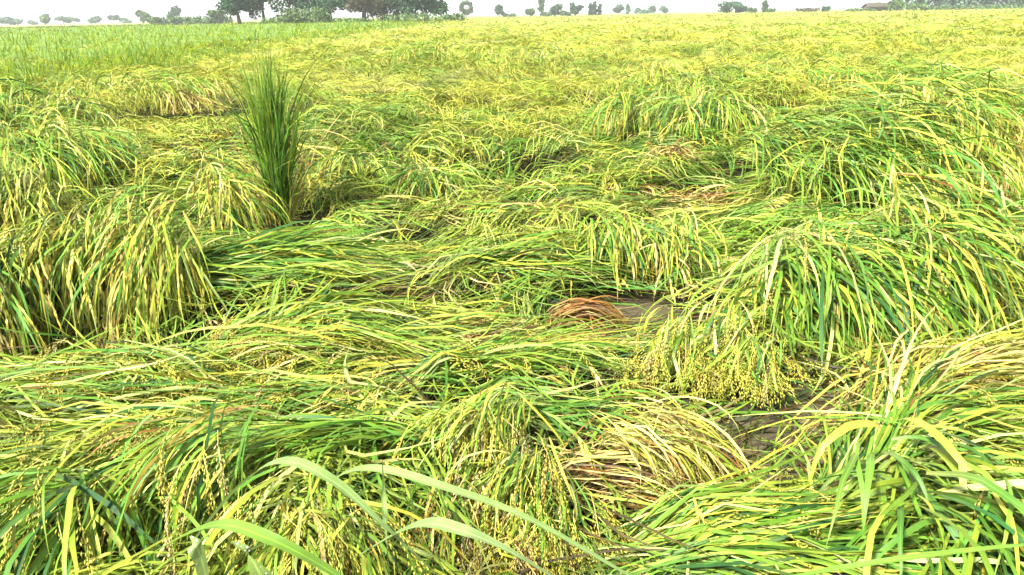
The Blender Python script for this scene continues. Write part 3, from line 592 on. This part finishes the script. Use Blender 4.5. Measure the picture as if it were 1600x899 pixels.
# ------------------------------------------------------------------ the flattened mat between the clumps, the field beyond
def scatter(n, d0, d1, half, law):
    u = rng.uniform(0, 1, n)
    d = d0 * (d1 / d0) ** u if law == 'log' else np.sqrt(d0 ** 2 + u * (d1 ** 2 - d0 ** 2))
    a = rng.uniform(-half, half, n); return d * np.sin(a), d * np.cos(a), d
def mat_layer(name, label, n, d0, d1, half, law, K, mix, length, w, pitch, droop, off, z, spread=22, curl=.7, fol=.35, per=12, lock=.03, prof='leaf', free=False, mask=None, ears=0):
    global rng
    rng = np.random.default_rng(n + int(d0 * 100)); 
    # strands lie in locks: the tillers of one plant share their way of falling
    m = n // per; x, y, d = scatter(m, d0, d1, half, law)
    keep = rng.uniform(0, 1, m) < np.where((y < GY1) & (mix != 'under'), look(DG, x, y), 1.0)
    if mask is not None: keep &= mask(x, y)
    x, y, d = x[keep], y[keep], d[keep]; m = len(x)
    la = flow(x, y) + rng.normal(0, R_(spread), m) + np.where(rng.uniform(0, 1, m) < .12, math.pi, 0)
    lc = rng.normal(0, curl, m); lp = R_(pitch) + rng.normal(0, .14, m); ll = rng.uniform(*length, m); lz = rng.normal(0, .018, m); lb = rng.uniform(.72, 1.28, m)
    if not free: lz = lz - np.where(rng.uniform(0, 1, m) < .42, rng.uniform(.1, .75, m), 0) * height(x, y)      # a part of the plants lies deeper
    i = np.repeat(np.arange(m), per); n = len(i); q = lock * (1 + d[i] * .06)
    x = x[i] + rng.normal(0, 1, n) * q; y = y[i] + rng.normal(0, 1, n) * q; d = d[i]
    h = height(x, y); A = la[i] + rng.normal(0, .24, n)
    P0 = np.column_stack([x, y, np.maximum(h * z[0] + rng.uniform(z[1], z[2], n) + lz[i], .01)])
    P = grow(P0, A, lp[i] + rng.normal(0, .1, n), ll[i] * rng.uniform(.7, 1.15, n), K, R_(droop) + rng.normal(0, .2, n), 1.1, rng.uniform(*off, n) + lz[i], fol, curl, not free, lc[i] + rng.normal(0, .25, n))
    k = clear_of_hollows(P, .10, mix == 'under'); P, x, y, d, i = P[k], x[k], y[k], d[k], i[k]; n = len(P)
    Wd = widths(n, K, rng.uniform(.55, 1.3, n) * np.maximum(w, d * .0007), prof)
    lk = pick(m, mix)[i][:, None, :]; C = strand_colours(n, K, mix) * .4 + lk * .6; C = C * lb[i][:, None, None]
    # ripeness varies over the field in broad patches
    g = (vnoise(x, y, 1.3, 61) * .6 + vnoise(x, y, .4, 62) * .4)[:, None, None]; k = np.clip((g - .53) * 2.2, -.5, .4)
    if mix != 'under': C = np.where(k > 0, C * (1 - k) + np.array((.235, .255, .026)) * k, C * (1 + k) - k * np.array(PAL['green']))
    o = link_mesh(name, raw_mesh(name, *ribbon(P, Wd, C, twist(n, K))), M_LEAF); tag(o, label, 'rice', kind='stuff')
    if ears:
        j = rng.choice(n, min(ears, n), replace=False); q = P[j, -2]; dv = P[j, -1] - P[j, -3]; aa = np.arctan2(dv[:, 1], dv[:, 0]); ne = len(j)
        near_ = d[j] < GY1 - 1
        Pe = grow(q + np.array([0, 0, .02]), aa + rng.normal(0, .5, ne), rng.uniform(0, .6, ne), rng.uniform(.14, .24, ne), 7, np.full(ne, -1.4), .9, rng.uniform(.0, .04, ne), 0, .4)
        ok = clear_of_hollows(Pe, 0); Pe = Pe[ok]
        o = link_mesh('rice_ears', grain_mesh('rice_ears', panicles(Pe, pick(len(Pe), 'grain'), False, 1.25)), M_GRAIN); tag(o, label.replace('rice', 'ears of rice', 1) if 'ears' not in label else label, 'rice ears', kind='stuff')
    return P, d
H_ = R_(44)
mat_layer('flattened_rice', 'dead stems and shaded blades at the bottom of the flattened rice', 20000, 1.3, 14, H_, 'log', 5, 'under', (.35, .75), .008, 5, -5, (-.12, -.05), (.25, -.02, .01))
mat_layer('flattened_rice', 'flattened green and yellow rice covering the near half of the field', 36000, 1.35, 5.0, H_, 'uni', 7, 'mixed', (.30, .72), .0080, 13, -24, (-.06, .03), (.7, -.03, .02), ears=900)
mat_layer('flattened_rice', 'flattened rice in swirls across the middle of the field', 45000, 5.0, 11.0, R_(40), 'log', 6, 'mixed', (.28, .62), .0100, 16, -28, (-.06, .04), (.7, -.03, .02), 26, ears=1700)
mat_layer('flattened_rice', 'ruffled ripe yellow rice lying in the further part of the field', 42000, 9.0, 34, R_(38), 'log', 5, 'far', (.25, .50), .010, 48, -62, (-.05, .05), (.8, -.04, .04), 80, per=10, lock=.05)
mat_layer('flattened_rice', 'fine yellow rice stretching away to the trees', 38000, 28, 300, R_(38), 'log', 4, 'far', (.35, .7), .02, 60, -45, (-.05, .08), (.85, -.05, .05), 120, per=6, lock=.08)
ruf = lambda x, y: (vnoise(x, y, 1.6, 95) * .35 + vnoise(x, y, .6, 96) * .35 + height(x, y) * .75) > .56
mat_layer('nodding_rice', 'half risen rice nodding in ruffles over the middle and far field', 52000, 6.0, 60, R_(38), 'log', 5, 'far', (.35, .62), .008, 60, -78, (0, 0), (.85, -.04, .03), 50, .5, 0, 14, .05, free=True, mask=ruf)
mat_layer('nodding_rice', 'leaning yellow green rice in front of the standing crop at left', 15000, 7.0, 26, R_(38), 'log', 6, 'yellow', (.50, .85), .010, 64, -66, (0, 0), (.4, .0, .08), 40, .5, 0, 14, .06, free=True,
          mask=lambda x, y: (x < -.22 * y - .2) & (vnoise(x, y, 1.1, 97) > .25))

# ------------------------------------------------------------------ standing green rice at the far left
b0, b1, b2 = W(-250, 150, .6), W(0, 118, .6), W(400, 66, .6); b3 = at_dist(690, 150)
BND = np.array([b0[:2], b1[:2], b2[:2], b3[:2]])
def standing(x, y):
    xb = np.interp(y, BND[:, 1], BND[:, 0]); return (x < xb) & (y > BND[0, 1])
n = 85000; x, y, d = scatter(n, 11, 165, R_(38), 'log'); k = standing(x + rng.normal(0, .3, n) * (1 + d * .06) + 2.4 * (vnoise(x, y, 3.0, 98) - .5) * (1 + d * .03), y); x, y, d = x[k], y[k], d[k]; n = len(x)
P0 = np.column_stack([x, y, rng.uniform(.1, .55, n)]); K = 4
P = grow(P0, rng.uniform(0, 6.28, n), R_(74) + rng.normal(0, .2, n), rng.uniform(.35, .62, n), K, R_(35) + rng.normal(0, .5, n), 1.2, np.full(n, -9.), 0, .3, False)
o = link_mesh('standing_rice', raw_mesh('standing_rice', *ribbon(P, widths(n, K, rng.uniform(.6, 1.3, n) * np.maximum(.007, d * .0005)), strand_colours(n, K, 'stand', 'green') * np.array([.78, .84, .36]), twist(n, K))), M_STAND)
tag(o, 'fresh green rice still standing at the far left of the field', 'rice', kind='stuff')

# canopy bodies that close the crop below its tips where single plants can no longer be told apart
def canopy(name, label, dmin, dmax, zfun, col, test):
    a = np.linspace(-R_(48), R_(48), 130); dd = np.geomspace(dmin, dmax, 110)
    A, D = np.meshgrid(a, dd, indexing='ij'); X, Y = D * np.sin(A), D * np.cos(A); Z = zfun(X, Y)
    V = np.stack([X, Y, Z], 2).reshape(-1, 3); nn = np.arange(len(V)).reshape(X.shape)
    F = np.stack([nn[:-1, :-1], nn[:-1, 1:], nn[1:, 1:], nn[1:, :-1]], -1)
    ok = test((X[:-1, :-1] + X[1:, 1:]) / 2, (Y[:-1, :-1] + Y[1:, 1:]) / 2)
    o = link_mesh(name, raw_mesh(name, V, F[ok].reshape(-1, 4), smooth_=True), col); tag(o, label, 'rice', kind='stuff')
M_CANOPY = noise_material('rice_canopy', (.10, .11, .02), (.24, .24, .035), 1.2, .8, .1, 3.0)
M_CANOPY_G = noise_material('green_rice_canopy', (.05, .10, .014), (.12, .19, .024), 1.2, .8, .1, 3.0)
canopy('ripe_rice', 'dense body of the ripe rice in the far field', 17, 305, lambda x, y: base_height(x, y) * .8 * smooth(16, 28, np.hypot(x, y)) - .04, M_CANOPY, lambda x, y: ~standing(x, y))
canopy('green_rice', 'dense body of the standing green rice at far left', 14, 170, lambda x, y: .08 + .50 * smooth(0, 1, (np.interp(y, BND[:, 1], BND[:, 0]) - x - .6) / (1.2 + y * .05)) + .1 * vnoise(x, y, .8, 71), M_CANOPY_G, standing)
fx = np.linspace(-1350, 1350, 60)
sheet('cropland', fx, np.geomspace(296, 1390, 40), lambda x, y: .25 + .0 * x, M_FARLAND)

# ------------------------------------------------------------------ trees, hedges, hut, poles on the skyline
def tube(pts, r0, r1, sides=7):
    pts = np.array(pts, float); n = len(pts); T, S, B = frames(pts[None]); S, B = S[0], B[0]
    rr = np.linspace(r0, r1, n)[:, None, None]; a = np.linspace(0, 2 * math.pi, sides, endpoint=False)
    V = pts[:, None] + rr * (S[:, None] * np.cos(a)[None, :, None] + B[:, None] * np.sin(a)[None, :, None])
    i = np.arange(n * sides).reshape(n, sides); j = np.roll(i, -1, 1)
    F = np.stack([i[:-1], j[:-1], j[1:], i[1:]], -1).reshape(-1, 4)
    return V.reshape(-1, 3), F, np.ones((n * sides, 4)) * .5
def foliage(cs, rs, n, leaf, cols, shell=.55):
    """leaf sprays spread through a crown made of lobes"""
    cs, rs = np.array(cs), np.array(rs); w = np.prod(rs, 1) ** .67; k = rng.choice(len(cs), n, p=w / w.sum())
    v = rng.normal(0, 1, (n, 3)); v /= np.linalg.norm(v, axis=1, keepdims=True)
    r = shell + (1.08 - shell) * rng.uniform(0, 1, (n, 1)) ** .7
    r *= .8 + .35 * vnoise(v[:, 0] * 3 + k * 7, v[:, 1] * 3 + v[:, 2] * 4, .8, 81)[:, None]
    p = cs[k] + v * r * rs[k]
    a = rng.normal(0, 1, (n, 3)); a /= np.linalg.norm(a, axis=1, keepdims=True); b = np.cross(a, rng.normal(0, 1, (n, 3))); b /= np.linalg.norm(b, axis=1, keepdims=True)
    s = leaf * rng.uniform(.6, 1.35, (n, 1))
    V = np.stack([p - a * s, p + b * s * .55, p + a * s, p - b * s * .55], 1).reshape(-1, 3)
    F = np.arange(4 * n).reshape(n, 4)
    lobe = rng.uniform(.75, 1.25, len(cs))[k]
    c = np.array(cols)[rng.integers(0, len(cols), n)] * (lobe * rng.uniform(.75, 1.25, n))[:, None]
    C = np.ones((n, 4, 4)); C[..., :3] = c[:, None]; return V, F, C.reshape(-1, 4)
DARK = [(.012, .050, .018), (.022, .074, .026), (.032, .095, .034)]
MID = [(0.032, 0.08, 0.016), (0.05, 0.105, 0.022), (0.07, 0.13, 0.03)]
LIGHT = [(.05, .10, .02), (.075, .135, .03), (.10, .16, .04)]
OLIVE = [(0.072, 0.0648, 0.036), (0.0936, 0.0864, 0.0432), (0.0648, 0.072, 0.036)]
HAZE_TEAL = [(0.036, 0.085, 0.04), (0.05, 0.11, 0.055), (0.066, 0.125, 0.065)]  # bluish haze of the far trees put into their leaf colour
def tree(label, px, dist, height_, width, lobes, cols, n=1500, trunk=.3, clear=.3, leaf=None, name='tree', cat='tree', group='trees on the skyline', bark=None, shape='round', sd=0):
    g = np.random.default_rng(int(px * 13 + dist + sd)); p = at_dist(px, dist); e = empty(name, p); tag(e, label, cat, group)
    top = height_; ch = height_ * (1 - clear); cs, rs, parts = [], [], []
    lean = g.normal(0, .04, 2) * height_
    stem = [p + np.array([0, 0, -.2]), p + np.array([lean[0] * .4, lean[1] * .4, height_ * .3]), p + np.array([lean[0], lean[1], height_ * .62])]
    parts.append(tube(stem, trunk, trunk * .4))
    for i in range(lobes):
        if shape == 'round':
            a = 6.283 * i / lobes + g.uniform(-.5, .5); r = width * .5 * g.uniform(.35, .68); zz = height_ * clear + ch * g.uniform(.25, .82)
            c = p + np.array([r * math.cos(a), r * math.sin(a), zz]); R = np.array([width * .26 * g.uniform(.6, 1.35), width * .26, ch * .26 * g.uniform(.6, 1.3)]) * g.uniform(.7, 1.2)
        elif shape == 'slim':
            c = p + np.array([g.normal(0, .08) * width, g.normal(0, .08) * width, height_ * clear + ch * (i + .5) / lobes]); R = np.array([width * .42, width * .42, ch / lobes * .8]) * g.uniform(.8, 1.15) * (1.1 - .55 * abs(i / lobes - .3))
        else:   # ring: an open crown with sky through its middle
            a = 6.283 * i / lobes; c = p + np.array([width * .36 * math.cos(a), 0, height_ * clear + ch * .5 + ch * .34 * math.sin(a)]); R = np.array([width * .17, width * .2, ch * .17]) * g.uniform(.8, 1.2)
        cs.append(c); rs.append(R)
        parts.append(tube([stem[1] + (stem[2] - stem[1]) * g.uniform(.2, 1), (stem[2] + c) / 2 + np.array([0, 0, .03 * height_]), c], trunk * .35, trunk * .1, 5))
    v, f, c = merge(parts); link_mesh('trunk', raw_mesh('trunk', v, f, smooth_=True), bark or M_BARK, e)
    link_mesh('crown', raw_mesh('crown', *foliage(cs, rs, n, leaf or dist * .0017, cols)), M_FOLIAGE, e)
    return e
def bush(label, px, dist, height_, width, cols, n=500, lobes=4, name='bush', cat='bush', group='bushes along the far field edge'):
    g = np.random.default_rng(int(px * 7 + dist)); p = at_dist(px, dist); e = empty(name, p); tag(e, label, cat, group)
    cs, rs, parts = [], [], []
    for i in range(lobes):
        c = p + np.array([width * (-.5 + (i + .5) / lobes) * .8, g.uniform(-.2, .2) * width, height_ * g.uniform(.35, .6)]); R = np.array([width / lobes * .85, width * .25, height_ * .42]) * g.uniform(.8, 1.2)
        cs.append(c); rs.append(R); parts.append(tube([p, (p + c) / 2, c], .06 * height_ / 2, .02 * height_ / 2, 5))
    v, f, c = merge(parts); link_mesh('stem', raw_mesh('stem', v, f), M_BARK, e)
    link_mesh('crown', raw_mesh('crown', *foliage(cs, rs, n, dist * .0016, cols, .3)), M_FOLIAGE, e)
# the big group left of centre
tree('tree with two bare lower stems at the left end of the big tree group', 374, 150, 7.5, 7.0, 9, DARK, 3200, .40, .14)
tree('tree with a slim leaning trunk beside the leftmost big tree, sky under its crown', 412, 152, 7.6, 7.0, 8, MID, 2600, .34, .20)
tree('dark tree above the pale bushes in the big tree group', 462, 150, 7.6, 9.0, 10, DARK, 3600, .5, .20)
tree('broad dark tree left of the olive brown tree in the big group', 515, 149, 7.4, 10.0, 11, DARK, 4000, .5, .12)
tree('olive brown tree in the middle of the big group', 568, 147, 7.0, 10.0, 10, OLIVE, 3600, .5, .10)
tree('broad dark tree right of the olive brown tree', 620, 150, 7.2, 10.5, 11, DARK, 4000, .5, .10)
tree('dense dark tree at the right end of the big tree group', 666, 150, 7.0, 8.0, 10, DARK, 3600, .5, .08)
bush('pale green bush under the leaning tree of the big group', 440, 144, 2.2, 7.0, LIGHT, 900)
bush('largest pale green bush in front of the big tree group', 478, 143, 3.4, 9.0, LIGHT, 1400, 5)
bush('low pale bush under the olive brown tree', 540, 143, 1.6, 8.0, LIGHT, 700)
bush('low pale bush under the right end of the big tree group', 640, 143, 2.2, 12.0, LIGHT, 900, 5)
bush('dark bush just right of the big tree group', 706, 170, 2.0, 5.0, MID, 500)
# far left skyline
FL = [(6, 520, 4.6, 9, 'leftmost faint clump of trees on the horizon'), (24, 540, 3.4, 9, 'low faint trees beside the leftmost clump on the horizon'),
      (48, 600, 2.6, 6, 'tiny faint bush between the leftmost clump and the round tree'), (97, 480, 4.4, 7.5, 'faint dark bush with a pointed top on the left horizon'),
      (113, 560, 4.2, 8, 'faint low trees right of the pointed bush on the left horizon'), (146, 520, 4.6, 8, 'low faint trees in the middle of the left horizon'), (176, 500, 4.8, 6, 'flat topped faint tree on the left horizon'),
      (196, 540, 2.8, 8, 'low hedge right of the flat topped faint tree')]
for px, dist, hh, ww, lb in FL: tree(lb, px, dist, hh, ww, 5, HAZE_TEAL, 420, .25, .12, group='faint trees on the left horizon')
tree('small round tree standing clear on the far left horizon', 68, 450, 5.2, 5.4, 6, MID, 420, .3, .1, group='faint trees on the left horizon')
tree('small dark round tree on the horizon left of the taller round tree', 222, 380, 5.4, 4.6, 5, MID, 420, .25, .1, group='faint trees on the left horizon')
tree('taller round tree on the horizon left of the big tree group', 270, 360, 6.6, 5.4, 6, DARK, 500, .3, .1, group='faint trees on the left horizon')
tree('low dark tree just right of the small dark round one', 238, 380, 3.6, 6.0, 5, MID, 380, .25, .1, group='faint trees on the left horizon')
for px, w_, lb in ((255, 8, 'low hedge below the taller round tree'), (295, 10, 'hedge just right of the taller round tree'), (322, 9, 'hedge in the gap left of the big tree group'), (345, 7, 'leafy hedge touching the leftmost big tree')):
    bush(lb, px, 250, 2.6, w_, MID, 500, 5, group='hedges at the left field edge')
tree('loose small tree left of the big tree group', 338, 240, 4.8, 4.5, 6, MID, 500, .2, .1)
# centre skyline
tree('small tree with a ring shaped crown and sky through its middle', 729, 330, 6.8, 5.4, 9, MID, 520, .22, .22, shape='ring')
tree('square dark tree standing right of the ring shaped one', 780, 340, 4.8, 3.6, 5, DARK, 420, .22, .06)
bush('low bush at the foot of the square dark tree', 796, 340, 1.7, 5.0, MID, 300)
tree('round dark tree left of the tall thin one at centre', 829, 330, 3.6, 3.4, 5, MID, 380, .2, .05)
tree('tall thin tree on the horizon near centre', 846, 335, 8.2, 2.8, 6, MID, 420, .18, .2, shape='slim')
bush('low bush under the tall thin tree near centre', 852, 335, 2.0, 4.0, MID, 300)
tree('broad round dark tree right of the tall thin one', 868, 325, 4.8, 5.4, 6, DARK, 520, .25, .05)
tree('broad dark tree with a slanted top near centre', 899, 330, 4.9, 5.6, 7, DARK, 540, .25, .05)
bush('low hedge linking the two broad dark trees near centre', 884, 330, 2.4, 5.0, MID, 320)
tree('first of three thin pointed trees right of centre', 922, 340, 4.6, 1.7, 5, DARK, 260, .12, .05, shape='slim')
tree('tallest middle one of three thin pointed trees right of centre', 929, 340, 5.6, 2.0, 5, DARK, 300, .12, .05, shape='slim')
tree('last of three thin pointed trees right of centre', 937, 342, 4.4, 1.7, 5, DARK, 260, .12, .05, shape='slim')
tree('lone round pale tree right of the three thin trees', 967, 420, 5.0, 5.2, 6, HAZE_TEAL, 380, .25, .1)
tree('tiny upright tree beside the lone round pale tree', 981, 420, 4.8, 2.0, 4, HAZE_TEAL, 220, .15, .1, shape='slim')
tree('faint tiny tree in the gap right of centre', 996, 520, 3.6, 3.5, 4, HAZE_TEAL, 220, .2, .1)
bush('faint low bushes right of centre', 1006, 480, 2.4, 6.0, HAZE_TEAL, 240)
tree('faint pair of small trees further right of centre', 1019, 470, 4.8, 4.0, 5, HAZE_TEAL, 280, .2, .1)
tree('faint small round tree before the clear stretch of horizon', 1037, 480, 4.0, 5.0, 5, HAZE_TEAL, 260, .2, .1)
tree('dark rounded tree clump right of the clear stretch of horizon', 1140, 300, 4.4, 8.0, 8, DARK, 700, .25, .04)
tree('right shoulder of the dark rounded clump, a lower tree', 1156, 302, 3.8, 5.0, 6, DARK, 480, .22, .04)
bush('small dark bush right of the dark rounded clump', 1176, 300, 2.2, 3.2, MID, 260)
tree('small thin forked tree left of the pole', 1195, 300, 4.4, 2.2, 5, MID, 260, .14, .1, shape='slim')
bush('low bush at the foot of the thin forked tree', 1204, 300, 1.8, 4.0, MID, 260)
bush('small dark bush just right of the tall pole', 1290, 310, 2.0, 2.6, DARK, 260)
bush('long low hedge left of the tall pole', 1258, 320, 1.6, 9.0, OLIVE, 320, 6)
# right plantation belt
bush('light green bush at the right end of the thatched hut', 1398, 265, 3.6, 5.0, LIGHT, 700)
bush('low dark hedge in front of the thatched hut', 1345, 262, 1.2, 9.0, MID, 500, 6)
bush('pale bush further right under the plantation belt', 1432, 268, 2.4, 7.0, LIGHT, 600)
for i, px in enumerate(np.linspace(1396, 1740, 40)):
    tree('slender tree tinted blue green for haze in the dense plantation belt at right', px + rng.uniform(-2, 2), 295 + (i % 3) * 6, 10.5 + rng.uniform(-.8, .8), 4.0, 6, HAZE_TEAL, 420, .16, .14, name='plantation_tree', group='trees of the plantation belt', bark=M_PALEBARK, shape='slim')
for i, px in enumerate(np.linspace(1450, 1730, 9)):
    bush('low green undergrowth along the foot of the plantation belt', px, 285, 1.5, 9.0, MID, 300, 5, group='undergrowth below the plantation belt')

def box(x0, x1, y0, y1, z0, z1):
    V = np.array([[x, y, z] for z in (z0, z1) for y in (y0, y1) for x in (x0, x1)], float)
    return V, np.array([[0, 2, 3, 1], [4, 5, 7, 6], [0, 1, 5, 4], [2, 6, 7, 3], [0, 4, 6, 2], [1, 3, 7, 5]]), np.ones((8, 4))
p = at_dist(1368, 268); hut = empty('hut', p); tag(hut, 'low mud hut with a dark thatched roof at the right field edge', 'hut')
def at_p(v): return v + np.array([p[0], p[1], 0])
for b in (box(-3.0, -.6, -2, 2, 0, 1.7), box(.5, 3.0, -2, 2, 0, 1.7), box(-.6, .5, -1.9, 2, 0, 1.7)):
    link_mesh('wall', raw_mesh('wall', at_p(b[0]), b[1]), M_MUDWALL, hut)
dv = box(-.55, .45, -1.96, -1.92, .05, 1.6); link_mesh('door', raw_mesh('door', at_p(dv[0]), dv[1]), M_WOOD, hut)
rv = []
xs = np.linspace(-3.6, 3.6, 13); zz = 2.75 + .08 * np.sin(xs * 2.3) - .06 * np.abs(xs)
for x_, z_ in zip(xs, zz):
    k = .82 if abs(x_) > 3.5 else 1
    rv += [[x_, -2.7 * k, 1.45 + .05 * math.sin(x_ * 5)], [x_ * (.9 if k < 1 else 1), 0, z_], [x_, 2.7 * k, 1.45], [x_, 2.5 * k, 1.25], [x_ * .88, 0, z_ - .35], [x_, -2.5 * k, 1.25]]
rv = np.array(rv); i = np.arange(13 * 6).reshape(13, 6); j = np.roll(i, -1, 1)
F = np.stack([i[:-1], j[:-1], j[1:], i[1:]], -1).reshape(-1, 4)
link_mesh('roof', raw_mesh('roof', at_p(rv), F), M_THATCH, hut)

def pole(label, px, dist, h, r, arm):
    p = at_dist(px, dist); e = empty('utility_pole', p); tag(e, label, 'pole')
    v, f, c = tube([p + np.array([0, 0, -.3]), p + np.array([0, 0, h * .5]), p + np.array([.03, 0, h])], r, r * .7, 8); link_mesh('post', raw_mesh('post', v, f, smooth_=True), M_WOOD, e)
    if arm:
        b = box(p[0] - .9, p[0] + .9, p[1] - .24, p[1] - .14, h - .6, h - .48); link_mesh('crossarm', raw_mesh('crossarm', b[0], b[1]), M_WOOD, e)
        for s in (-.8, 0.3, .8):
            v, f, c = tube([[p[0] + s, p[1] - .19, h - .48], [p[0] + s, p[1] - .19, h - .36], [p[0] + s, p[1] - .19, h - .28]], .05, .03, 6); link_mesh('insulator', raw_mesh('insulator', v, f), M_MUDWALL, e)
pole('thin tall pole standing alone on the right skyline', 1280, 300, 8.5, .16, True)
pole('faint thin mast above the broad dark trees near centre', 879, 380, 11.0, .10, False)

# ------------------------------------------------------------------ haze
m, t, N, L = mat('haze_air'); out = N.new('ShaderNodeOutputMaterial'); pv = N.new('ShaderNodeVolumePrincipled')
pv.inputs['Color'].default_value = (.93, .97, 1.0, 1); pv.inputs['Density'].default_value = .0004; pv.inputs['Anisotropy'].default_value = .1
L.new(pv.outputs[0], out.inputs['Volume'])
hz = box(-1450, 1450, -150, 1450, -1.2, 14.5); o = link_mesh('haze', raw_mesh('haze', hz[0], hz[1]), m); tag(o, 'pale humid haze over the whole field', None, kind='stuff')
